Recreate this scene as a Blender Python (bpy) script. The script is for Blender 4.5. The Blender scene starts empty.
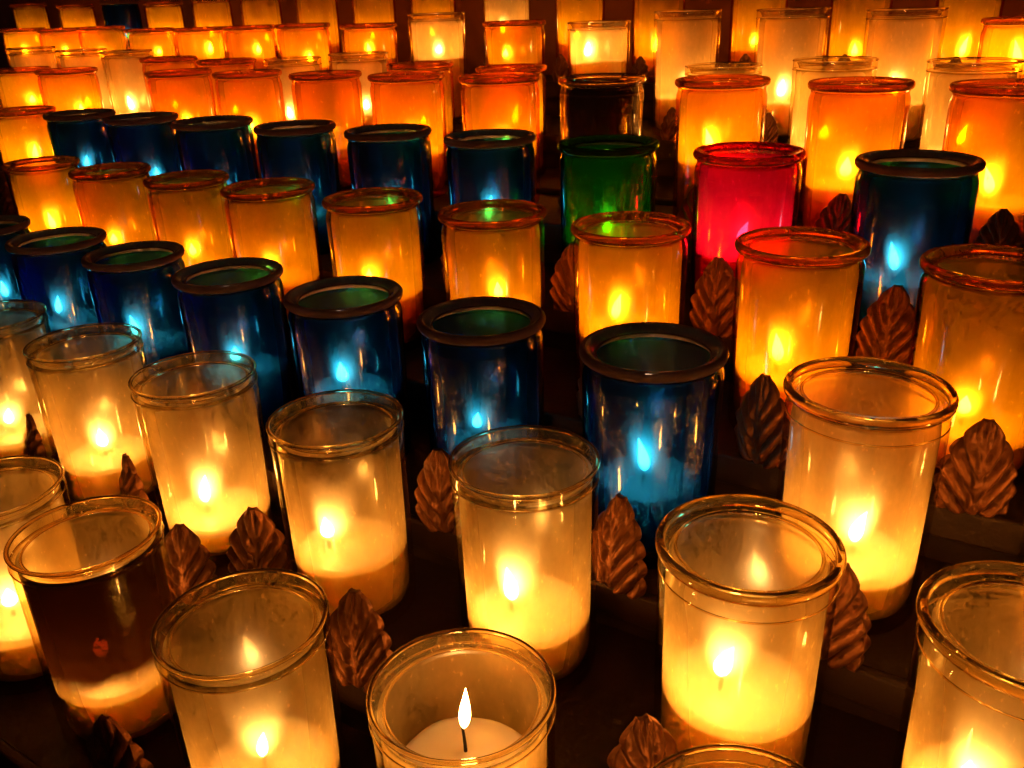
import bpy, bmesh, math, random
from mathutils import Vector, Matrix
random.seed(11)
S = 0.036                      # jar radius in metres: all tables below are in jar radii
CAMZ = 1.30
sc = bpy.context.scene
col = sc.collection
PI = math.pi
H = 3.15

# jars: row, place in row, x, y, z of rim, width scale, flame offset, flame height
BASE={'F0': -9.497, 'F1': -8.43, 'B': -7.625, 'A': -6.675, 'C': -5.765, 'D': -4.788, 'E': -4.65, 'F': -3.67, 'G': -2.583}
ROWY={'F0': 5.319, 'F1': 8.072, 'B': 10.727, 'A': 13.512, 'C': 16.175, 'D': 18.945, 'E': 21.9, 'F': 24.6, 'G': 28.6}
ROWX={'F0': -13.013, 'F1': -14.187, 'B': -22.004, 'A': -23.727, 'C': -28.454, 'D': -30.073}
JARS=[
 ('F0', 0, -12.808, 5.354, -6.347, 1.003, -0.24, 1.29),
 ('F0', 1, -10.417, 5.321, -6.347, 0.977, -0.21, 1.35),
 ('F0', 2, -7.15, 5.123, -6.347, 0.982, -0.05, 1.34),
 ('F0', 3, -4.327, 5.478, -6.347, 0.958, None, None),
 ('F0', 4, -1.323, 5.274, -6.347, 0.996, None, None),
 ('F1', -1, -17.446, 8.191, -5.28, 1.009, -0.2, 1.11),
 ('F1', 0, -14.416, 8.211, -5.28, 0.972, -0.1, 1.33),
 ('F1', 1, -11.412, 8.158, -5.28, 0.979, -0.21, 1.05),
 ('F1', 2, -8.251, 8.039, -5.28, 0.955, -0.34, 1.44),
 ('F1', 3, -5.274, 8.275, -5.28, 0.957, -0.23, 1.27),
 ('F1', 4, -2.257, 7.9, -5.28, 0.978, -0.19, 1.61),
 ('F1', 5, 0.398, 7.887, -5.28, 0.991, -0.29, 1.37),
 ('B', 0, -22.017, 10.792, -4.475, 1.005, 0.08, 1.6),
 ('B', 1, -19.022, 10.782, -4.475, 1.033, -0.35, 1.65),
 ('B', 2, -16.183, 10.699, -4.475, 0.998, -0.29, 1.61),
 ('B', 3, -13.25, 10.62, -4.475, 1.014, -0.12, 1.61),
 ('B', 4, -10.351, 10.631, -4.475, 1.016, -0.19, 1.75),
 ('B', 5, -7.526, 10.688, -4.475, 1.009, -0.16, 1.48),
 ('B', 6, -4.635, 10.713, -4.475, 1.038, -0.07, 1.44),
 ('B', 7, -1.745, 10.685, -4.475, 1.011, 0.09, 1.15),
 ('A', 0, -23.694, 13.513, -3.525, 0.953, -0.09, 1.56),
 ('A', 1, -20.726, 13.539, -3.525, 0.973, -0.29, 1.49),
 ('A', 2, -17.785, 13.524, -3.525, 0.967, -0.16, 1.52),
 ('A', 3, -15.048, 13.505, -3.525, 1.014, None, None),
 ('A', 4, -12.059, 13.518, -3.525, 1.014, None, None),
 ('A', 5, -9.114, 13.457, -3.525, 1.01, 0.06, 1.72),
 ('A', 6, -6.347, 13.544, -3.525, 1.019, -0.24, 1.72),
 ('A', 7, -3.473, 13.588, -3.525, 1.004, -0.21, 1.44),
 ('A', 8, -0.765, 13.614, -3.525, 1.012, -0.12, 1.09),
 ('C', 0, -28.697, 16.139, -2.615, 0.996, 0.1, 1.83),
 ('C', 1, -25.64, 16.148, -2.615, 0.999, -0.12, 1.8),
 ('C', 2, -22.694, 16.122, -2.615, 0.996, 0.15, 1.62),
 ('C', 3, -19.703, 16.104, -2.615, 1.041, None, None),
 ('C', 4, -16.688, 16.105, -2.615, 1.006, None, None),
 ('C', 5, -13.786, 16.197, -2.615, 1.013, None, None),
 ('C', 6, -10.948, 16.188, -2.615, 0.999, None, None),
 ('C', 7, -8.111, 16.191, -2.615, 1.011, None, None),
 ('C', 8, -5.237, 16.155, -2.615, 1.002, -0.03, 1.69),
 ('C', 9, -2.37, 16.228, -2.615, 1.005, -0.16, 1.51),
 ('D', 0, -30.225, 18.89, -1.638, 1.002, 0.25, 1.89),
 ('D', 2, -24.312, 18.88, -1.638, 1.006, None, None),
 ('D', 3, -21.299, 18.938, -1.638, 1.003, None, None),
 ('D', 4, -18.221, 18.973, -1.638, 1.001, None, None),
 ('D', 5, -15.371, 18.976, -1.638, 1.004, None, None),
 ('D', 6, -12.486, 19.0, -1.638, 1.007, None, None),
 ('D', 7, -9.719, 19.038, -1.638, 1.001, None, None),
 ('D', 8, -6.857, 19.029, -1.638, 0.996, -0.19, 1.9),
 ('D', 9, -4.02, 18.936, -1.638, 0.988, -0.1, 1.57),
 ('D', 10, -1.417, 18.862, -1.638, 1.006, -0.05, 1.45),
 ('B', 8, 1.126, 10.727, -4.475, 1.0, None, None),
 ('D', -1, -33.077, 18.945, -1.638, 1.0, 0.16, 2.2),
 ('E', 0, -37.17, 21.9, -1.107, 0.93, None, None),
 ('E', 1, -33.738, 21.9, -1.194, 0.93, None, None),
 ('E', 2, -30.957, 21.9, -1.237, 0.93, -0.22, 1.59),
 ('E', 3, -28.608, 21.9, -1.453, 1, None, None),
 ('E', 4, -25.561, 21.9, -1.516, 1, None, None),
 ('E', 5, -22.41, 21.9, -1.474, 0.93, -0.31, 1.57),
 ('E', 6, -19.559, 21.9, -1.321, 0.93, 0.1, 1.94),
 ('E', 7, -17.175, 21.9, -1.585, 1, None, None),
 ('E', 8, -13.996, 21.9, -1.654, 1, None, None),
 ('E', 9, -7.88, 21.9, -1.593, 0.93, None, None),
 ('E', 10, -5.261, 21.9, -1.448, 0.93, None, None),
 ('E', 11, -2.398, 21.9, -1.464, 0.93, None, None),
 ('F', 0, -42.032, 24.6, -0.417, 0.97, None, None),
 ('F', 1, -39.102, 24.6, -0.457, 0.97, None, None),
 ('F', 2, -36.212, 24.6, -0.418, 0.97, None, None),
 ('F', 3, -33.007, 24.6, -0.541, 0.97, 0.24, 2.4),
 ('F', 4, -30.033, 24.6, -0.546, 0.97, 0.35, 2.45),
 ('F', 5, -27.236, 24.6, -0.516, 0.97, 0.27, 2.45),
 ('F', 6, -24.466, 24.6, -0.492, 0.97, 0.15, 2.14),
 ('F', 7, -21.398, 24.6, -0.542, 0.97, -0.04, 2.44),
 ('F', 8, -18.508, 24.6, -0.287, 0.92, 0.01, 2.45),
 ('F', 9, -15.562, 24.6, -0.552, 0.97, -0.3, 2.34),
 ('F', 10, -12.663, 24.6, -0.629, 0.92, -0.35, 2.39),
 ('F', 11, -9.956, 24.6, -0.396, 0.92, None, None),
 ('F', 12, -7.085, 24.6, -0.415, 0.92, -0.15, 1.39),
 ('F', 13, -4.35, 24.6, -0.481, 0.92, None, None),
 ('F', 14, -1.736, 24.6, -0.715, 0.97, None, None),
 ('G', 0, -47.806, 28.6, 0.671, 0.88, None, None),
 ('G', 1, -43.778, 28.6, 0.52, 0.88, None, None),
 ('G', 2, -40.235, 28.6, 0.603, 0.88, None, None),
 ('G', 3, -37.107, 28.6, 0.475, 0.88, None, None),
 ('G', 4, -33.816, 28.6, 0.567, 0.88, None, None),
 ('G', 5, -30.747, 28.6, 0.567, 0.88, None, None),
 ('G', 6, -27.525, 28.6, 0.567, 0.88, None, None),
 ('G', 7, -24.524, 28.6, 0.567, 0.88, None, None),
 ('G', 8, -21.627, 28.6, 0.567, 0.88, None, None),
 ('G', 9, -18.378, 28.6, 0.567, 0.88, None, None),
 ('G', 10, -15.44, 28.6, 0.567, 0.88, None, None),
 ('G', 11, -12.564, 28.6, 0.567, 0.88, -0.09, 1.19),
 ('G', 12, -9.283, 28.6, 0.567, 0.88, -0.09, 1.37),
 ('G', 13, -6.312, 28.6, 0.567, 0.88, -0.04, 1.04),
 ('G', 14, -3.492, 28.6, 0.567, 0.88, 0.0, 1.03),
]
CAM_R=(0.843872, 0.53556, -0.03248)
CAM_U=(-0.188289, 0.352282, 0.916758)
CAM_F=(-0.502421, 0.767511, -0.398121)
FOCAL=882.861
SPACING=2.9038

def W(x, y, z): return Vector((x*S, y*S, z*S + CAMZ))

# ------------------------------------------------------------------ materials
def newmat(name):
    m = bpy.data.materials.new(name); m.use_nodes = True
    nt = m.node_tree; nt.nodes.clear()
    return m, nt
def N(nt, t, **kw):
    n = nt.nodes.new(t)
    for k, v in kw.items():
        if k.startswith('i_'):
            n.inputs[k[2:].replace('_', ' ')].default_value = v
        else: setattr(n, k, v)
    return n
def L(nt, a, b): nt.links.new(a, b)
def math_(nt, op, a, b=None, clamp=False):
    n = nt.nodes.new('ShaderNodeMath'); n.operation = op; n.use_clamp = clamp
    for i, q in enumerate((a, b)):
        if q is None: continue
        if hasattr(q, 'is_linked'): L(nt, q, n.inputs[i])
        else: n.inputs[i].default_value = q
    return n.outputs[0]
def mixs(nt, fac, a, b):
    n = nt.nodes.new('ShaderNodeMixShader')
    if hasattr(fac, 'is_linked'): L(nt, fac, n.inputs[0])
    else: n.inputs[0].default_value = fac
    L(nt, a, n.inputs[1]); L(nt, b, n.inputs[2]); return n.outputs[0]
def rgb(c): return (c[0], c[1], c[2], 1)

def glass_wall(name, tint, film_col, film, halo, soot=None, inner=True, halo_rough=.88, spec=1.0):
    """A thin coloured glass surface. inner: the inside face, which carries a film of wax and candle smoke."""
    m, nt = newmat(name)
    out = N(nt, 'ShaderNodeOutputMaterial')
    lw = N(nt, 'ShaderNodeLayerWeight'); lw.inputs['Blend'].default_value = .5
    face = lw.outputs['Facing']
    f5 = math_(nt, 'POWER', face, 5.0)
    fres = math_(nt, 'ADD', math_(nt, 'MULTIPLY', f5, .80), (.04 if not inner else .025), True)
    # a longer way through the wall near the outline: deeper tint
    f3 = math_(nt, 'POWER', face, 3.0)
    deep = tuple(t**2.6 for t in tint)
    mc = N(nt, 'ShaderNodeMix', data_type='RGBA'); L(nt, f3, mc.inputs[0])
    mc.inputs[6].default_value = rgb(tint); mc.inputs[7].default_value = rgb(deep)
    tc = mc.outputs[2]
    tr = N(nt, 'ShaderNodeBsdfTransparent'); L(nt, tc, tr.inputs[0])
    base = tr.outputs[0]
    tco = N(nt, 'ShaderNodeTexCoord'); oi = N(nt, 'ShaderNodeObjectInfo')
    if inner:
        off = N(nt, 'ShaderNodeVectorMath', operation='MULTIPLY_ADD')
        L(nt, tco.outputs['Object'], off.inputs[0]); off.inputs[1].default_value = (1/S, 1/S, .55/S)
        cb = N(nt, 'ShaderNodeCombineXYZ')
        for k in range(3): L(nt, math_(nt, 'MULTIPLY', oi.outputs['Random'], 37.0+k*11), cb.inputs[k])
        L(nt, cb.outputs[0], off.inputs[2])
        n1 = N(nt, 'ShaderNodeTexNoise'); n1.inputs['Scale'].default_value = 1.3; n1.inputs['Detail'].default_value = 6
        L(nt, off.outputs[0], n1.inputs['Vector'])
        n2 = N(nt, 'ShaderNodeTexNoise'); n2.inputs['Scale'].default_value = 14; n2.inputs['Detail'].default_value = 4
        L(nt, off.outputs[0], n2.inputs['Vector'])
        a = math_(nt, 'MULTIPLY_ADD', n1.outputs[0], 1.1); nt.nodes[-1].inputs[2].default_value = .35
        b = math_(nt, 'MULTIPLY_ADD', n2.outputs[0], .5); nt.nodes[-1].inputs[2].default_value = .75
        fac = math_(nt, 'MULTIPLY', math_(nt, 'MULTIPLY', a, b), film)
        rnd = math_(nt, 'MULTIPLY_ADD', oi.outputs['Random'], .5); nt.nodes[-1].inputs[2].default_value = .75
        fac = math_(nt, 'MULTIPLY', fac, rnd, True)
        sk = N(nt, 'ShaderNodeMapRange', interpolation_type='SMOOTHSTEP'); L(nt, n2.outputs[0], sk.inputs[0])
        sk.inputs[1].default_value = .64; sk.inputs[2].default_value = .74; sk.inputs[4].default_value = .35
        fac = math_(nt, 'ADD', fac, sk.outputs[0], True)
        tl = N(nt, 'ShaderNodeBsdfTranslucent'); tl.inputs[0].default_value = rgb(film_col)
        df = N(nt, 'ShaderNodeBsdfDiffuse'); df.inputs[0].default_value = rgb((.40, .26, .20) if 'blue' in name else tuple(q*.8 for q in film_col))
        fm = mixs(nt, .45 if 'blue' in name else .18, tl.outputs[0], df.outputs[0])
        base = mixs(nt, fac, base, fm)
        if halo:
            rf = N(nt, 'ShaderNodeBsdfRefraction'); L(nt, tc, rf.inputs[0])
            rf.inputs['Roughness'].default_value = halo_rough; rf.inputs['IOR'].default_value = 1.22
            base = mixs(nt, halo, base, rf.outputs[0])
        if soot:
            z0, z1, wob, amt, scol = soot[:5]; side = soot[5] if len(soot) > 5 else None
            sp = N(nt, 'ShaderNodeSeparateXYZ'); L(nt, tco.outputs['Object'], sp.inputs[0])
            z = math_(nt, 'DIVIDE', sp.outputs[2], S)
            n3 = N(nt, 'ShaderNodeTexNoise'); n3.inputs['Scale'].default_value = 1.6/S; n3.inputs['Detail'].default_value = 5
            L(nt, tco.outputs['Object'], n3.inputs['Vector'])
            zz = math_(nt, 'ADD', z, math_(nt, 'MULTIPLY', math_(nt, 'SUBTRACT', n3.outputs[0], .5), wob))
            mr = N(nt, 'ShaderNodeMapRange', interpolation_type='SMOOTHSTEP'); L(nt, zz, mr.inputs[0])
            mr.inputs[1].default_value = z0; mr.inputs[2].default_value = z1; mr.inputs[3].default_value = 0; mr.inputs[4].default_value = amt
            sfac = mr.outputs[0]
            if side:
                dp = math_(nt, 'ADD', math_(nt, 'MULTIPLY', sp.outputs[0], side[0]/S), math_(nt, 'MULTIPLY', sp.outputs[1], side[1]/S))
                ms = N(nt, 'ShaderNodeMapRange', interpolation_type='SMOOTHSTEP'); L(nt, dp, ms.inputs[0])
                ms.inputs[1].default_value = -.55; ms.inputs[2].default_value = .0
                sfac = math_(nt, 'MULTIPLY', sfac, ms.outputs[0])
            dk = N(nt, 'ShaderNodeBsdfDiffuse'); dk.inputs[0].default_value = rgb(scol)
            dt = N(nt, 'ShaderNodeBsdfTransparent'); dt.inputs[0].default_value = (.05, .005, .002, 1)
            gt = N(nt, 'ShaderNodeBsdfTranslucent'); gt.inputs[0].default_value = (.60, .16, .03, 1)      # thin brown soot glows dull red in front of the flame
            skin = mixs(nt, .985, dt.outputs[0], mixs(nt, .028, dk.outputs[0], gt.outputs[0]))
            base = mixs(nt, sfac, base, skin)
    gl = N(nt, 'ShaderNodeBsdfGlossy'); gl.inputs['Roughness'].default_value = 0.0 if not inner else .24
    sh = mixs(nt, fres, base, gl.outputs[0])
    L(nt, sh, out.inputs[0])
    return m

def glass_solid(name, color, film_col, film, rough=.02):
    m, nt = newmat(name)
    out = N(nt, 'ShaderNodeOutputMaterial')
    g = N(nt, 'ShaderNodeBsdfGlass'); g.inputs[0].default_value = rgb(color)
    g.inputs['Roughness'].default_value = rough; g.inputs['IOR'].default_value = 1.48
    tco = N(nt, 'ShaderNodeTexCoord')
    bp = N(nt, 'ShaderNodeBump'); bp.inputs['Strength'].default_value = .2; bp.inputs['Distance'].default_value = .001
    wn = N(nt, 'ShaderNodeTexNoise'); wn.inputs['Scale'].default_value = 60
    L(nt, tco.outputs['Object'], wn.inputs['Vector']); L(nt, wn.outputs[0], bp.inputs['Height']); L(nt, bp.outputs[0], g.inputs['Normal'])
    tl = N(nt, 'ShaderNodeBsdfTranslucent'); tl.inputs[0].default_value = rgb(film_col)
    df = N(nt, 'ShaderNodeBsdfDiffuse'); df.inputs[0].default_value = rgb(film_col)
    n1 = N(nt, 'ShaderNodeTexNoise'); n1.inputs['Scale'].default_value = 45; n1.inputs['Detail'].default_value = 5
    L(nt, tco.outputs['Object'], n1.inputs['Vector'])
    fac = math_(nt, 'MULTIPLY', math_(nt, 'ADD', n1.outputs[0], .5), film, True)
    L(nt, mixs(nt, fac, g.outputs[0], mixs(nt, .5, tl.outputs[0], df.outputs[0])), out.inputs[0])
    return m

def principled(name, base, rough=.5, metal=0, **kw):
    m, nt = newmat(name)
    out = N(nt, 'ShaderNodeOutputMaterial'); p = N(nt, 'ShaderNodeBsdfPrincipled')
    p.inputs['Base Color'].default_value = rgb(base); p.inputs['Roughness'].default_value = rough; p.inputs['Metallic'].default_value = metal
    for k, v in kw.items(): p.inputs[k.replace('_', ' ')].default_value = v
    L(nt, p.outputs[0], out.inputs[0])
    return m, nt, p

def noise_rough(nt, p, base, dark, scale, r0, r1, bump=0, bdist=.002):
    tco = N(nt, 'ShaderNodeTexCoord'); n = N(nt, 'ShaderNodeTexNoise'); n.inputs['Scale'].default_value = scale; n.inputs['Detail'].default_value = 8
    L(nt, tco.outputs['Object'], n.inputs['Vector'])
    mx = N(nt, 'ShaderNodeMix', data_type='RGBA'); L(nt, n.outputs[0], mx.inputs[0])
    mx.inputs[6].default_value = rgb(dark); mx.inputs[7].default_value = rgb(base); L(nt, mx.outputs[2], p.inputs['Base Color'])
    mr = N(nt, 'ShaderNodeMapRange'); L(nt, n.outputs[0], mr.inputs[0]); mr.inputs[3].default_value = r0; mr.inputs[4].default_value = r1
    L(nt, mr.outputs[0], p.inputs['Roughness'])
    if bump:
        n2 = N(nt, 'ShaderNodeTexNoise'); n2.inputs['Scale'].default_value = scale*5; n2.inputs['Detail'].default_value = 5
        L(nt, tco.outputs['Object'], n2.inputs['Vector'])
        b = N(nt, 'ShaderNodeBump'); b.inputs['Strength'].default_value = bump; b.inputs['Distance'].default_value = bdist
        L(nt, n2.outputs[0], b.inputs['Height']); L(nt, b.outputs[0], p.inputs['Normal'])

FLAME = (1.0, .44, .105)
POWER = 160.0

m_wax, nt, p = principled('wax', (.80, .60, .40), .42, Subsurface_Weight=1.0, Subsurface_Scale=.042)
p.inputs['Subsurface Radius'].default_value = (1.0, .66, .34)
tco = N(nt, 'ShaderNodeTexCoord'); n = N(nt, 'ShaderNodeTexNoise'); n.inputs['Scale'].default_value = 70; n.inputs['Detail'].default_value = 5
L(nt, tco.outputs['Object'], n.inputs['Vector'])
b = N(nt, 'ShaderNodeBump'); b.inputs['Strength'].default_value = .35; b.inputs['Distance'].default_value = .002
L(nt, n.outputs[0], b.inputs['Height']); L(nt, b.outputs[0], p.inputs['Normal'])
m_wax_pale, nt, p = principled('pale_wax', (.86, .90, .94), .42, Subsurface_Weight=1.0, Subsurface_Scale=.028)
p.inputs['Subsurface Radius'].default_value = (1.0, .9, .8)
m_etch, nt, p = principled('etched_glass', (.95, .45, .35), .5)
m_wick, nt, p = principled('wick', (.03, .02, .015), .9)
m_leaf, nt, p = principled('bronze_leaf', (.42, .17, .06), .45, .55)
noise_rough(nt, p, (.25, .082, .020), (.07, .022, .009), 70, .34, .66, .5, .0012)
m_rack, nt, p = principled('dark_rack', (.05, .022, .012), .6, .2)
noise_rough(nt, p, (.045, .016, .009), (.012, .005, .004), 25, .45, .8, .35, .002)
m_wall, nt, p = principled('dark_wall', (.03, .015, .01), .9)
noise_rough(nt, p, (.22, .07, .035), (.12, .035, .018), 6, .8, .95)
# flame: hot pale body, weaker at the wick
m_flame, nt = newmat('flame')
out = N(nt, 'ShaderNodeOutputMaterial'); em = N(nt, 'ShaderNodeEmission'); em.inputs[0].default_value = rgb(FLAME)
tco = N(nt, 'ShaderNodeTexCoord'); sp = N(nt, 'ShaderNodeSeparateXYZ'); L(nt, tco.outputs['Object'], sp.inputs[0])
mr = N(nt, 'ShaderNodeMapRange'); L(nt, math_(nt, 'DIVIDE', sp.outputs[2], S), mr.inputs[0])
mr.inputs[1].default_value = -.02; mr.inputs[2].default_value = .16; mr.inputs[3].default_value = POWER*.12; mr.inputs[4].default_value = POWER
L(nt, mr.outputs[0], em.inputs[1])
lw = N(nt, 'ShaderNodeLayerWeight'); lw.inputs['Blend'].default_value = .5       # a flame is thin gas: it thins out towards its outline
ma = N(nt, 'ShaderNodeMapRange', interpolation_type='SMOOTHSTEP'); L(nt, lw.outputs['Facing'], ma.inputs[0])
ma.inputs[1].default_value = .35; ma.inputs[2].default_value = 1.0; ma.inputs[3].default_value = 1.0; ma.inputs[4].default_value = 0.0
tr = N(nt, 'ShaderNodeBsdfTransparent')
L(nt, mixs(nt, ma.outputs[0], tr.outputs[0], em.outputs[0]), out.inputs[0])
m_flame.cycles.emission_sampling = 'FRONT'

KINDS = {   # tint per surface, film colour, film share, halo, rim colour, profile, soot
 'clear':  ((.99, .93, .74), (1.0, .72, .28), .54, .28, (.99, .91, .70), 'straight', None),
 'thick':  ((.99, .93, .72), (1.0, .72, .28), .54, .28, (.98, .88, .62), 'lipped', None),
 'sooty':  ((.99, .92, .70), (1.0, .70, .26), .34, .30, (.97, .80, .50), 'straight', (.80, 1.42, .5, 1.0, (.018, .007, .006), (.87, -.50))),
 'flecked':((.99, .93, .73), (1.0, .70, .27), .54, .28, (.99, .90, .66), 'straight', (2.35, 3.05, 1.5, .72, (.05, .028, .012))),
 'black':  ((.97, .90, .78), (.9, .5, .25), .10, .06, (.98, .82, .50), 'lipped', (.9, 1.45, .4, .997, (.004, .003, .003))),
 'amber':  ((.985, .65, .15), (1.0, .80, .03), .46, .30, (.97, .55, .14), 'lipped', None),
 'blue':   ((.045, .30, .76), (.04, .16, .9), .08, .46, (.22, .24, .36), 'lipped', None),
 'green':  ((.05, .50, .09), (.08, .80, .16), .20, .36, (.14, .40, .14), 'lipped', None),
 'red':    ((.80, .045, .16), (1.0, .13, .80), .50, .20, (.90, .25, .16), 'lipped', None),
}
RIMFILM = {'blue': (.62, .36, .30), 'green': (.35, .45, .15), 'red': (.9, .25, .12), 'amber': (1.0, .55, .08)}
MATS = {}
for k, (tint, fc, fl, halo, rim, prof, soot) in KINDS.items():
    MATS[k] = (glass_wall(k+'_glass_outside', tint, fc, fl, halo, None, False),
               glass_wall(k+'_glass_inside', tint, fc, fl, halo, soot, True),
               glass_solid(k+'_glass_rim', rim, RIMFILM.get(k, (1.0, .62, .30)), .34 if k == 'blue' else .16 if k in ('amber', 'red') else .05),
               glass_wall(k+'_glass_lip', tint, RIMFILM.get(k, (1.0, .75, .30)), (.75 if k == 'blue' else .24), 0, None, True))

# ------------------------------------------------------------------ mesh helpers
def lathe(bm, prof, seg=64, mat=0, closed=False, cap0=False, cap1=False):
    rings = []
    for (r, z) in prof:
        rings.append([bm.verts.new((r*S*math.cos(2*PI*k/seg), r*S*math.sin(2*PI*k/seg), z*S)) for k in range(seg)])
    n = len(rings)
    for a in range(n if closed else n-1):
        A, B = rings[a], rings[(a+1) % n]
        for k in range(seg):
            f = bm.faces.new((A[k], A[(k+1) % seg], B[(k+1) % seg], B[k])); f.smooth = True; f.material_index = mat
    for flag, ring, flip in ((cap0, rings[0], True), (cap1, rings[-1], False)):
        if flag:
            f = bm.faces.new(list(reversed(ring)) if flip else ring); f.material_index = mat; f.smooth = True
    return rings
def mesh(name, bm, mats, recalc=True):
    if recalc: bmesh.ops.recalc_face_normals(bm, faces=bm.faces)
    me = bpy.data.meshes.new(name); bm.to_mesh(me); bm.free()
    for m in (mats if isinstance(mats, (list, tuple)) else [mats]): me.materials.append(m)
    return me
def obj(name, me, parent=None, loc=(0, 0, 0)):
    o = bpy.data.objects.new(name, me); col.objects.link(o); o.location = loc
    if parent: o.parent = parent
    return o
def thing(name, label, cat, loc, group=None):
    o = bpy.data.objects.new(name, None); col.objects.link(o); o.location = loc
    o.empty_display_size = .01
    o['label'] = label; o['category'] = cat
    if group: o['group'] = group
    return o
def arc(cx, cz, rx, rz, a0, a1, n):
    return [(cx+rx*math.cos(math.radians(a0+(a1-a0)*i/n)), cz+rz*math.sin(math.radians(a0+(a1-a0)*i/n))) for i in range(n+1)]

HB = H-.20
def body_mesh(kind, prof):
    bm = bmesh.new()
    if prof == 'straight':
        outer = [(.0, .0), (.60, .0), (.84, .0), (.915, .03), (.945, .10), (.957, .4), (.962, 1.0), (.968, 1.8), (.974, 2.4), (.979, HB-.1), (.982, HB)]
        inner = [(.90, HB), (.895, HB-.12), (.890, 2.4), (.884, 1.8), (.876, 1.0), (.868, .4), (.84, .22), (.74, .15), (.5, .13), (0, .13)]
    else:
        outer = [(.0, .0), (.60, .0), (.80, .0), (.88, .03), (.918, .10), (.932, .4), (.940, 1.0), (.948, 1.8), (.955, 2.4), (.958, HB-.22), (.950, HB-.13), (.928, HB-.07), (.920, HB-.03), (.925, HB)]
        inner = [(.845, HB), (.85, HB-.08), (.862, HB-.2), (.872, HB-.3), (.870, 2.4), (.866, 1.8), (.858, 1.0), (.850, .4), (.82, .22), (.74, .15), (.5, .13), (0, .13)]
    seg = 72
    def part(pr, mat):
        pts = [q for q in pr if q[0] > 0]
        rings = lathe(bm, pts, seg, mat)
        zc = [q for q in pr if q[0] == 0][0][1]
        cen = bm.verts.new((0, 0, zc*S)); ring = rings[0] if pr[0][0] == 0 else rings[-1]
        for k in range(seg):
            f = bm.faces.new((ring[k], ring[(k+1) % seg], cen)); f.material_index = mat; f.smooth = True
        return rings
    ro = part(outer, 0); ri = part(inner, 1)
    A, B = ro[-1], ri[0]
    for k in range(seg):
        f = bm.faces.new((A[k], A[(k+1) % seg], B[(k+1) % seg], B[k])); f.material_index = 0
    return mesh(kind+'_jar_body', bm, MATS[kind][:2])
def rim_mesh(kind, prof):
    bm = bmesh.new(); z = HB+.002
    def bead(r, zc, a, b):
        lathe(bm, arc(r, zc, a, b, 0, 337.5, 15), 72, 0, closed=True)
    if prof == 'straight':
        lathe(bm, [(.981, z), (.985, H-.055)], 72, 1)                          # outside of the lip
        bead(.968, H-.025, .032, .028)                                         # rolled edge
        lathe(bm, [(.936, H-.024), (.90, H-.06), (.865, H-.11), (.838, H-.155)], 72, 2)   # lip slopes into the mouth
        bead(.825, H-.165, .017, .017)
        lathe(bm, [(.822, H-.182), (.86, z-.004)], 72, 2)
        bead(.985, z-.012, .010, .014)
    else:
        lathe(bm, [(.924, z), (.945, z+.03)], 72, 1)
        bead(.945, H-.085, .055, .075)                                         # heavy rolled edge
        lathe(bm, [(.915, H-.018), (.885, H-.022), (.85, H-.045), (.81, H-.08), (.785, H-.115)], 72, 2)
        bead(.776, H-.13, .020, .020)
        lathe(bm, [(.776, H-.151), (.815, z-.004)], 72, 2)
        if kind in ('thick', 'black'): bead(.955, z-.165, .007, .014)
    return mesh(kind+'_jar_rim', bm, [MATS[kind][2], MATS[kind][0], MATS[kind][3]], False)

def wax_mesh(h, seed, m=None, dome=0):
    rnd = random.Random(seed); bm = bmesh.new()
    R = .80
    pr = [(.40, .165), (.60, .17)] + arc(R-.14, .31, .14, .14, -90, 0, 5) + [(R, .6), (R+.01, h-.10), (R+.005, h-.03), (R-.03, h), (R-.10, h-.015), (R-.18, h-.05), (.40, h-.07), (.2, h-.075), (.06, h-.06)]
    seg = 48
    rings = lathe(bm, pr, seg, 0, cap0=True, cap1=True)
    ph = [rnd.uniform(0, 6.28) for _ in range(3)]
    if dome:
        for ring in rings[9:]:
            for v in ring:
                q = min(1, v.co.xy.length/S/.8); v.co.z -= dome*S*(q**1.3)
    for ri, ring in enumerate(rings):
        if ri > 8 and ri < len(rings)-3:
            for k, v in enumerate(ring):
                a = 2*PI*k/seg
                v.co.z += S*(.018*math.sin(2*a+ph[0])+.010*math.sin(3*a+ph[1])+.006*math.sin(7*a+ph[2]))
    return mesh('wax', bm, m or m_wax)
def wick_mesh(seed):
    rnd = random.Random(seed); bm = bmesh.new(); seg = 8; lean = rnd.uniform(-.08, .08)
    rings = []
    for i in range(5):
        t = i/4; r = .028*(1-.35*t)
        rings.append([bm.verts.new(((r*math.cos(2*PI*k/seg)+lean*t*t)*S, r*math.sin(2*PI*k/seg)*S, t*.26*S)) for k in range(seg)])
    for a in range(4):
        for k in range(seg):
            bm.faces.new((rings[a][k], rings[a][(k+1) % seg], rings[a+1][(k+1) % seg], rings[a+1][k])).smooth = True
    bm.faces.new(rings[-1]); bm.faces.new(list(reversed(rings[0])))
    return mesh('wick', bm, m_wick)
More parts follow.
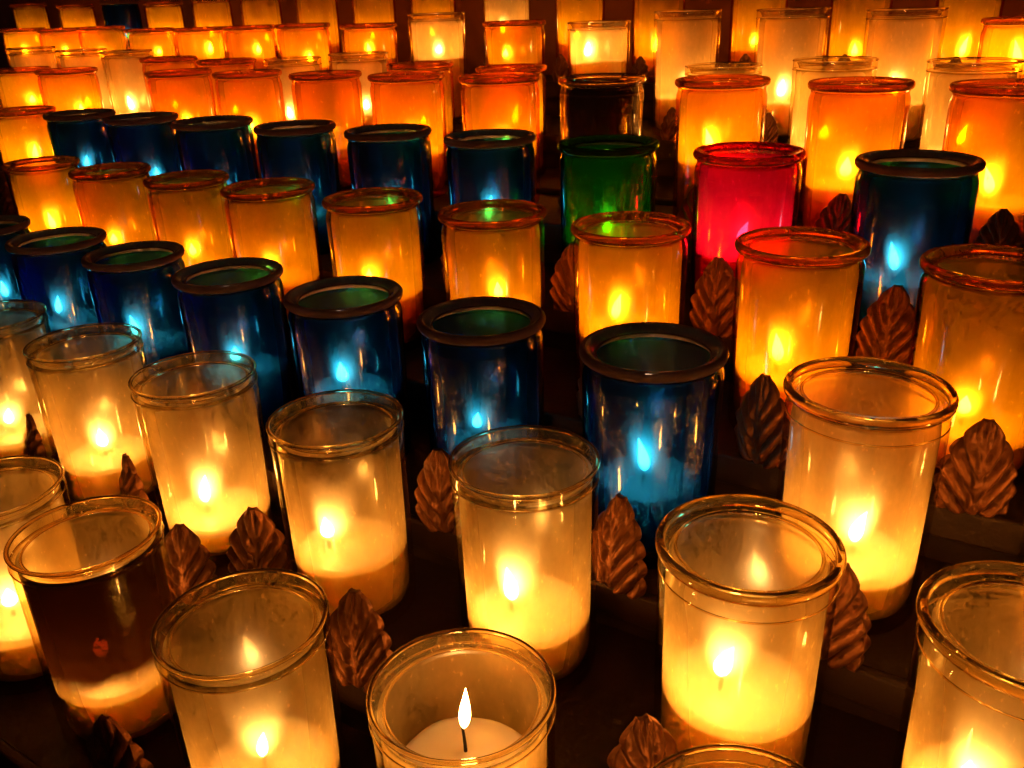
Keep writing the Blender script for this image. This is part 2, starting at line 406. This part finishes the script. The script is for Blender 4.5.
def flame_mesh(w, h, bend, seed):
    bm = bmesh.new(); seg = 10
    pr = [(.30, 0.0), (.62, .06), (.88, .16), (1.0, .28), (.95, .42), (.78, .57), (.53, .72), (.28, .86), (.10, .96)]
    rings = []
    for (r, t) in pr:
        bx = bend*t*t*h
        rings.append([bm.verts.new(((r*w*math.cos(2*PI*k/seg)+bx)*S, r*w*.92*math.sin(2*PI*k/seg)*S, t*h*S)) for k in range(seg)])
    for a in range(len(rings)-1):
        for k in range(seg):
            bm.faces.new((rings[a][k], rings[a][(k+1) % seg], rings[a+1][(k+1) % seg], rings[a+1][k])).smooth = True
    top = bm.verts.new((bend*h*S, 0, h*S)); bot = bm.verts.new((0, 0, -.015*S))
    for k in range(seg):
        bm.faces.new((rings[-1][k], rings[-1][(k+1) % seg], top)).smooth = True
        bm.faces.new((rings[0][(k+1) % seg], rings[0][k], bot)).smooth = True
    return mesh('flame', bm, m_flame)

# ------------------------------------------------------------------ the jars
KIND = {}
for (n, i, *_r) in JARS: KIND[n, i] = {'F0': 'clear', 'F1': 'clear', 'B': 'blue', 'A': 'amber', 'C': 'blue', 'D': 'amber', 'E': 'amber', 'F': 'amber', 'G': 'amber'}[n]
KIND['F0', 1] = 'sooty'; KIND['F1', 2] = 'flecked'; KIND['F1', 4] = 'thick'; KIND['F1', 5] = 'thick'; KIND['F0', 4] = 'clear'
KIND['B', 7] = 'thick'; KIND['B', 8] = 'thick'
KIND['C', 0] = 'amber'; KIND['C', 7] = 'green'; KIND['C', 8] = 'red'
KIND['D', 7] = 'black'
for i in (0, 1, 2, 5, 6, 9, 10, 11): KIND['E', i] = 'clear'
for i in (8, 10, 11, 12, 13): KIND['F', i] = 'clear'
KIND['G', 2] = 'blue'; KIND['G', 9] = 'clear'

LAB = {
 ('F0', 0): 'clear jar cut by the left edge, left of the soot-darkened jar',
 ('F0', 1): 'clear jar with brown soot darkening its whole upper half',
 ('F0', 2): 'clear jar with wide open mouth, just right of the soot-darkened jar',
 ('F0', 3): 'clear jar whose tall flame shows through its open mouth',
 ('F0', 4): 'clear jar at the bottom edge with only its rim showing',
 ('F1', -1): 'clear jar cut by the left edge, under two blue jars',
 ('F1', 0): 'pale clear jar second left of the soot-flecked jar',
 ('F1', 1): 'pale clear jar directly left of the soot-flecked jar',
 ('F1', 2): 'clear jar with soot flecks just below its rim',
 ('F1', 3): 'tall clear jar between the soot-flecked jar and a bronze leaf',
 ('F1', 4): 'large thick-rimmed clear jar with a burst of light, lower right',
 ('F1', 5): 'thick-rimmed clear jar filling the bottom right corner',
 ('B', 0): 'cobalt jar cut by the left edge in the front blue row',
 ('B', 1): 'second cobalt jar from the left in the front blue row',
 ('B', 2): 'third cobalt jar from the left in the front blue row',
 ('B', 3): 'fourth cobalt jar from the left in the front blue row',
 ('B', 4): 'cobalt jar with leaning white flame above the soot-flecked clear jar',
 ('B', 5): 'cobalt jar with small round flame, left of the largest cobalt jar',
 ('B', 6): 'largest cobalt jar, turquoise wax, a bronze leaf at its foot',
 ('B', 7): 'thick-rimmed clear jar beside the largest cobalt jar',
 ('B', 8): 'clear jar cut by the right edge, right of a bronze leaf',
 ('A', 0): 'first amber jar from left in the front amber row',
 ('A', 1): 'second amber jar from the left in the front amber row',
 ('A', 2): 'third amber jar from the left in the front amber row',
 ('A', 3): 'fourth amber jar from the left in the front amber row',
 ('A', 4): 'amber jar fifth from the left in the front amber row',
 ('A', 5): 'amber jar with low flame, below left of green jar',
 ('A', 6): 'amber jar with tall flame directly below the green jar',
 ('A', 7): 'amber jar directly in front of the red jar',
 ('A', 8): 'dark orange jar at right edge, before the lone blue jar',
 ('C', 0): 'orange jar at left edge, left of the upper blue row',
 ('C', 1): 'leftmost blue jar of the upper blue row',
 ('C', 2): 'second blue jar from left in the upper blue row',
 ('C', 3): 'third blue jar from left in the upper blue row',
 ('C', 4): 'fourth blue jar from left in the upper blue row',
 ('C', 5): 'dark blue jar two places left of the green jar',
 ('C', 6): 'dark blue jar directly left of the green jar',
 ('C', 7): 'only green glass jar, under the blackened jar',
 ('C', 8): 'only red glass jar, scratched mark near its base',
 ('C', 9): 'lone dark blue jar right of the red jar',
 ('D', -1): 'orange jar cut by left edge above the leftmost upper blue jar',
 ('D', 0): 'orange jar just left of the gap holding a clear jar, upper left',
 ('D', 2): 'orange jar just right of the gap holding a clear jar, upper left',
 ('D', 3): 'orange jar fifth left of the blackened jar',
 ('D', 4): 'orange jar third left of the blackened jar',
 ('D', 5): 'orange jar second left of the blackened jar',
 ('D', 6): 'orange jar directly left of the blackened jar',
 ('D', 7): 'blackened jar with clear rim, above the green jar',
 ('D', 8): 'orange jar behind the red jar',
 ('D', 9): 'orange jar behind the gap between red and lone blue jars',
 ('D', 10): 'orange jar at the right edge behind the lone blue jar',
 ('E', 0): 'clear jar at the far upper left edge behind orange jars',
 ('E', 1): 'clear jar left of the one showing in the orange row gap',
 ('E', 2): 'clear jar with bright flame showing in the orange row gap',
 ('E', 3): 'half-hidden orange jar right of the clear jar in the gap',
 ('E', 4): 'half-hidden orange jar second right of the clear jar in the gap',
 ('E', 5): 'half-hidden pale clear rim above the fifth orange jar',
 ('E', 6): 'half-hidden clear jar with double flame showing between two orange jars',
 ('E', 7): 'half-hidden orange jar two places left of the blackened jar',
 ('E', 8): 'half-hidden orange jar beside the left side of the blackened jar',
 ('E', 9): 'clear jar rim peeking over the orange jar behind the red jar',
 ('E', 10): 'clear jar peeking over the orange jar left of the lone blue jar',
 ('E', 11): 'clear jar peeking over the rightmost orange jar',
 ('F', 0): 'far orange jar first from left in the second last row',
 ('F', 1): 'far orange jar second from left in the second last row',
 ('F', 2): 'far orange jar third from left in the second last row',
 ('F', 3): 'far orange jar fourth from left in the second last row',
 ('F', 4): 'far orange jar fifth from left in the second last row',
 ('F', 5): 'far orange jar sixth from left in the second last row',
 ('F', 6): 'far orange jar seventh from left in the second last row',
 ('F', 7): 'far orange jar directly left of the first far clear jar',
 ('F', 8): 'far clear jar between two far orange jars, round flame',
 ('F', 9): 'far orange jar between two far clear jars',
 ('F', 10): 'far clear jar just above the blackened jar',
 ('F', 11): 'far clear jar first of three tall ones at upper right',
 ('F', 12): 'far clear jar middle of three tall ones at upper right',
 ('F', 13): 'far clear jar last of three tall ones at upper right',
 ('F', 14): 'far orange jar at the upper right corner',
 ('G', 0): 'rearmost orange jar in the top left corner',
 ('G', 1): 'rearmost orange jar directly left of the rearmost dark jar',
 ('G', 2): 'rearmost dark blue jar along the top edge',
 ('G', 3): 'rearmost orange jar directly right of the rearmost dark jar',
 ('G', 4): 'rearmost orange jar second right of the rearmost dark jar',
 ('G', 5): 'rearmost orange jar third right of the rearmost dark jar',
 ('G', 6): 'rearmost dim orange jar fourth right of the rearmost dark jar',
 ('G', 7): 'rearmost orange jar second left of the rearmost pale jar',
 ('G', 8): 'rearmost orange jar directly left of the rearmost pale jar',
 ('G', 9): 'rearmost pale clear jar along the top edge',
 ('G', 10): 'rearmost orange jar directly right of the rearmost pale jar',
 ('G', 11): 'rearmost orange jar with flame left of three far clear jars',
 ('G', 12): 'rearmost orange jar with flame between first and middle far clear jars',
 ('G', 13): 'rearmost orange jar with flame between middle and last far clear jars',
 ('G', 14): 'rearmost orange jar with flame right of the last far clear jar',
}
BODY = {k: body_mesh(k, KINDS[k][5]) for k in KINDS}
RIM = {k: rim_mesh(k, KINDS[k][5]) for k in KINDS}
FLAMES = [flame_mesh(w, h, b, q) for q, (w, h, b) in enumerate([(.120, .40, .10), (.115, .46, -.16), (.13, .36, .05), (.10, .54, .22), (.125, .41, -.06), (.108, .50, -.26), (.135, .33, .12), (.118, .44, .30)])]
WICKS = [wick_mesh(q) for q in range(4)]
UNLIT = {('D', 7): .35}
camdir = Vector((CAM_R[0], CAM_R[1], 0)).normalized()
for (n, i, x, y, z, R, dx, fh) in JARS:
    rnd = random.Random(hash((n, i)) if False else (ord(n[0])*131 + ord(n[-1])*17 + i*7919))
    k = KIND[n, i]; lab = LAB[n, i]; zb = z-H
    if n in 'EFG': zb = BASE[n]
    jar = thing('glass_candle_jar', lab, 'candle jar', W(x, y, zb+.004), {'clear': 'clear glass candle jars', 'thick': 'clear glass candle jars', 'sooty': 'clear glass candle jars', 'flecked': 'clear glass candle jars', 'amber': 'amber glass candle jars', 'blue': 'blue glass candle jars'}.get(k))
    b_ = obj('jar_body', BODY[k], jar); r_ = obj('jar_rim', RIM[k], jar)
    hs = (z-zb)/H
    jar.scale = (R, R, hs); jar.rotation_euler.z = 0 if k in ('sooty', 'flecked') else rnd.uniform(0, 6.28)
    if k == 'red':
        bm = bmesh.new()
        a0 = math.atan2(-(y), -(x)) - jar.rotation_euler.z        # side that faces the front of the rack
        def stroke(p, q, wd=.016):
            m_ = 8; quads = []
            for t in range(m_+1):
                ax = p[0]+(q[0]-p[0])*t/m_; zz = p[1]+(q[1]-p[1])*t/m_
                dx_, dz_ = q[0]-p[0], q[1]-p[1]; ln = math.hypot(dx_, dz_); nx, nz = -dz_/ln*wd, dx_/ln*wd
                for sg in (-1, 1):
                    aa = a0+(ax+sg*nx)/.94
                    for rr in (.933, .955): quads.append(bm.verts.new((rr*S*math.cos(aa), rr*S*math.sin(aa), (zz+sg*nz)*S)))
            for t in range(m_):
                A = quads[4*t:4*t+4]; B = quads[4*t+4:4*t+8]
                for e, g in ((0, 1), (1, 3), (3, 2), (2, 0)): bm.faces.new((A[e], A[g], B[g], B[e]))
            bm.faces.new((quads[0], quads[1], quads[3], quads[2])); e = quads[-4:]; bm.faces.new((e[0], e[1], e[3], e[2]))
        for p, q in (((-.42, .86), (-.12, .86)), ((-.12, .86), (.02, .80)), ((-.44, .50), (.16, .47)), ((-.10, .82), (-.14, .50)), ((-.08, .82), (.10, .54)), ((-.14, .60), (.04, .60))): stroke(p, q)
        obj('etched_mark', mesh('etched_mark', bm, m_etch), jar)
    # candle standing inside
    if (n, i) == ('F0', 3): dx, fh = 0.0, 2.92
    if (n, i) in (('F', 11), ('F', 13)): fh = 1.45
    if dx is None: dx = rnd.uniform(-.25, .15)
    if fh is None: fh = {'F': 2.2, 'G': 1.7, 'D': 1.7, 'E': 1.6}.get(n, 1.5)+rnd.uniform(-.12, .12)
    cs = .97 if R > .93 else R*1.03
    can = thing('votive_candle', 'lit candle inside '+lab, 'candle', W(x, y, zb+.006), 'lit candles inside the jars')
    can.scale = (cs, cs, 1)
    wh = max(.55, fh-.40)
    tall = (n, i) == ('F0', 3)                     # a burnt-down dome of wax under a long wick
    if tall: wh = fh-.54
    wx = obj('wax', wax_mesh(wh, rnd.random(), m_wax_pale if k == 'blue' else None, .34 if tall else 0), can); wx.rotation_euler.z = rnd.uniform(0, 6.28)
    o = camdir*dx*S
    wk = obj('wick', WICKS[rnd.randrange(4)], can, (o.x, o.y, (wh-.085)*S))
    fl = obj('flame', FLAMES[rnd.randrange(8)], can, (o.x, o.y, (fh-.285)*S))
    if tall: wk.scale = (.75, .75, 1.5); fl.rotation_euler = (rnd.uniform(-.12, .12), rnd.uniform(-.14, .14), math.atan2(camdir.y, camdir.x)+rnd.uniform(-.7, .7))
    fs = rnd.uniform(.82, 1.15)
    fs *= .88 if k in ('blue', 'amber', 'green', 'red') else .92
    if (n, i) in UNLIT: fs = UNLIT[n, i]
    fl.scale = (fs, fs, fs*rnd.uniform(.9, 1.15))
    if tall: fl.scale = (.52, .52, 1.3)

# ------------------------------------------------------------------ the rack
rack = thing('candle_rack', 'dark tiered rack with bronze leaves carrying every candle jar', 'candle rack', W(0, 0, -12))
def rack_part(name, bm, m): 
    o = obj(name, mesh(name, bm, m), rack); o.location = -rack.location; return o
def box(bm, x0, x1, y0, y1, z0, z1, bev=0):
    a = W(x0, y0, z0); b = W(x1, y1, z1)
    r = bmesh.ops.create_cube(bm, size=1, matrix=Matrix.Translation((a+b)/2) @ Matrix.Diagonal((*(b-a), 1)))
    if bev: bmesh.ops.bevel(bm, geom=list({e for v in r['verts'] for e in v.link_edges}), offset=bev*S, segments=3, affect='EDGES', profile=.5)
    return r
ORD = ['F0', 'F1', 'B', 'A', 'C', 'D', 'E', 'F', 'G']
X0, X1 = -62, 14
for q, n in enumerate(ORD):
    y0 = ROWY[n]-1.30; y1 = ROWY[ORD[q+1]]-1.30 if q+1 < len(ORD) else ROWY[n]+1.5
    bm = bmesh.new(); box(bm, X0, X1, y0, y1-.006, -14+q*.01, BASE[n]); rack_part('tier_step', bm, m_rack)
    bm = bmesh.new(); box(bm, X0, X1, y0-.16, y0-.003, BASE[n]-.50, BASE[n]+.02, .05); rack_part('tier_rail', bm, m_rack)

def leaf_mesh(seed):
    """One cast acanthus leaf: scalloped outline, raised midrib, fluted side lobes; front and back faces, 0.08 thick."""
    rnd = random.Random(seed); j1, j2, j3, j4 = (rnd.uniform(-1, 1) for _ in range(4))
    bm = bmesh.new(); NU, NV = 48, 60; h = 1.46
    KN = [(0, .46), (.07, .53), (.22, .52), (.40, .49), (.56, .43), (.70, .35), (.80, .265), (.90, .165), (.96, .085), (1, .0)]
    def width(t):
        for (a, wa), (b, wb) in zip(KN, KN[1:]):
            if t <= b:
                q = (t-a)/(b-a)
                if b == 1: return wa*math.sqrt(max(0, 1-q*q))
                return wa+(wb-wa)*q
        return 0
    def pt(u, t, back):
        # lobes run up and outward from the midrib
        au = abs(u); ph = (t - (.40+.03*j1)*au**.85)*(4.3+.35*j2)+.5+.12*j3*(1 if u > 0 else -1)
        lob = abs(math.sin(PI*ph)); top = 1-min(1, max(0, (t-.55)/.2))
        w = width(t)*(1+.06*j4*(1 if u > 0 else -1))*(1-.20*(1-lob**.5)*(1 if t < .82 else max(0, (.95-t)/.13)))
        x = u*w; zz = t*h + (.13*au**1.4)*(1-t)*min(1, t*8)
        fade = min(1, au*4.0)*(1-.25*t)
        rel = .155*(lob**.6)*fade*(.35+.65*top) + .08*math.exp(-(au/.09)**2)*(1-.55*t)
        rel -= .20*au*au*w/.6                      # sides fall back
        curl = -.22*t*t + .16*t                    # bows out, then leans back
        rel += .012*math.sin(9*u+5*t+j1*3)*math.sin(13*t+j2*4)
        d = rel+curl
        if back: d = -.035+curl-.20*au*au*w/.6
        return (x*S, -d*S, zz*S)
    G = {}
    for bk in (0, 1):
        for a in range(NU+1):
            for b in range(NV+1):
                t = b/NV*.985
                G[bk, a, b] = bm.verts.new(pt(-1+2*a/NU, t, bk))
    for bk in (0, 1):
        for a in range(NU):
            for b in range(NV):
                q = (G[bk, a, b], G[bk, a+1, b], G[bk, a+1, b+1], G[bk, a, b+1])
                f = bm.faces.new(q if not bk else tuple(reversed(q))); f.smooth = True
    for b in range(NV):
        for a in (0, NU): bm.faces.new((G[0, a, b], G[0, a, b+1], G[1, a, b+1], G[1, a, b]))
    for a in range(NU):
        for b in (0, NV): bm.faces.new((G[0, a, b], G[0, a+1, b], G[1, a+1, b], G[1, a, b]))
    return mesh('leaf', bm, m_leaf)
LEAVES = [leaf_mesh(q) for q in range(4)]
PLACED = {('F1', 1): (-10.50, 6.66, .5), ('F1', 2): (-6.95, 6.64, .15), ('F1', -1): (-16.6, 7.9, -.3), ('F1', 0): (-13.25, 7.75, -.3), ('F1', 4): (-2.75, 6.66, .95), ('F0', 1): (-9.1, 4.3, .2)}   # leaves bent or slid along the rail
for (n, i, x, y, z, R, dx, fh) in JARS:
    xl = ROWX[n]+SPACING*i+.05 if n in ROWX else x+.1
    rnd = random.Random(int(ord(n[0])*977 + ord(n[-1])*13 + i*31+500))
    yl = ROWY[n]-1.42; yaw = rnd.uniform(-.45, .3)
    xl += rnd.uniform(-.1, .1)
    if (n, i) in PLACED: xl, yl, yaw = PLACED[n, i]
    o = obj('leaf', LEAVES[rnd.randrange(4)], rack, W(xl, yl, BASE[n]+.022)-rack.location)
    o.rotation_euler = (rnd.uniform(-.08, .05), rnd.uniform(-.06, .06), yaw)
    s_ = rnd.uniform(.9, 1.0)*(.62 if n in 'FG' else .85 if n in 'DE' else 1); o.scale = (s_, s_, s_)
o = obj('leaf', LEAVES[1], rack, W(-9.75, 7.5, BASE['F1']+.006)-rack.location); o.rotation_euler.z = .5

# ------------------------------------------------------------------ surroundings
def plane(name, pts):
    bm = bmesh.new(); bm.faces.new([bm.verts.new(W(*p)) for p in pts])
    o = obj(name, mesh(name, bm, m_wall, False)); o['kind'] = 'structure'; return o
plane('floor', [(-140, -60, -14.5), (90, -60, -14.5), (90, 60, -14.5), (-140, 60, -14.5)])
plane('back_wall', [(-140, 31.5, -14.5), (90, 31.5, -14.5), (90, 31.5, 40), (-140, 31.5, 40)])

w = bpy.data.worlds.new('World'); sc.world = w; w.use_nodes = True
bg = w.node_tree.nodes.get('Background') or w.node_tree.nodes.new('ShaderNodeBackground')
bg.inputs[0].default_value = (.9, .45, .22, 1); bg.inputs[1].default_value = .014

# ------------------------------------------------------------------ camera
cd = bpy.data.cameras.new('camera'); cam = bpy.data.objects.new('camera', cd); col.objects.link(cam)
r, u, f = Vector(CAM_R), Vector(CAM_U), Vector(CAM_F)
cam.matrix_world = Matrix(((r.x, u.x, -f.x, 0), (r.y, u.y, -f.y, 0), (r.z, u.z, -f.z, CAMZ), (0, 0, 0, 1)))
cd.sensor_fit = 'HORIZONTAL'; cd.sensor_width = 36; cd.lens = FOCAL/1024*36
cd.clip_start = .01; cd.clip_end = 100
cd.dof.use_dof = False
sc.camera = cam

cy = sc.cycles
cy.use_denoising = True
try: cy.denoiser = 'OPENIMAGEDENOISE'; cy.denoising_input_passes = 'RGB_ALBEDO_NORMAL'
except Exception: pass
cy.max_bounces = 16; cy.diffuse_bounces = 3; cy.glossy_bounces = 5; cy.transmission_bounces = 12; cy.transparent_max_bounces = 48
cy.sample_clamp_indirect = 6.0; cy.sample_clamp_direct = 0
cy.caustics_reflective = False; cy.caustics_refractive = False
cy.use_light_tree = True; cy.light_sampling_threshold = .06
cy.use_adaptive_sampling = True; cy.adaptive_threshold = .08; cy.adaptive_min_samples = 12
vs = sc.view_settings
vs.view_transform = 'Standard'; vs.look = 'None'; vs.exposure = 0.62; vs.gamma = 1.0
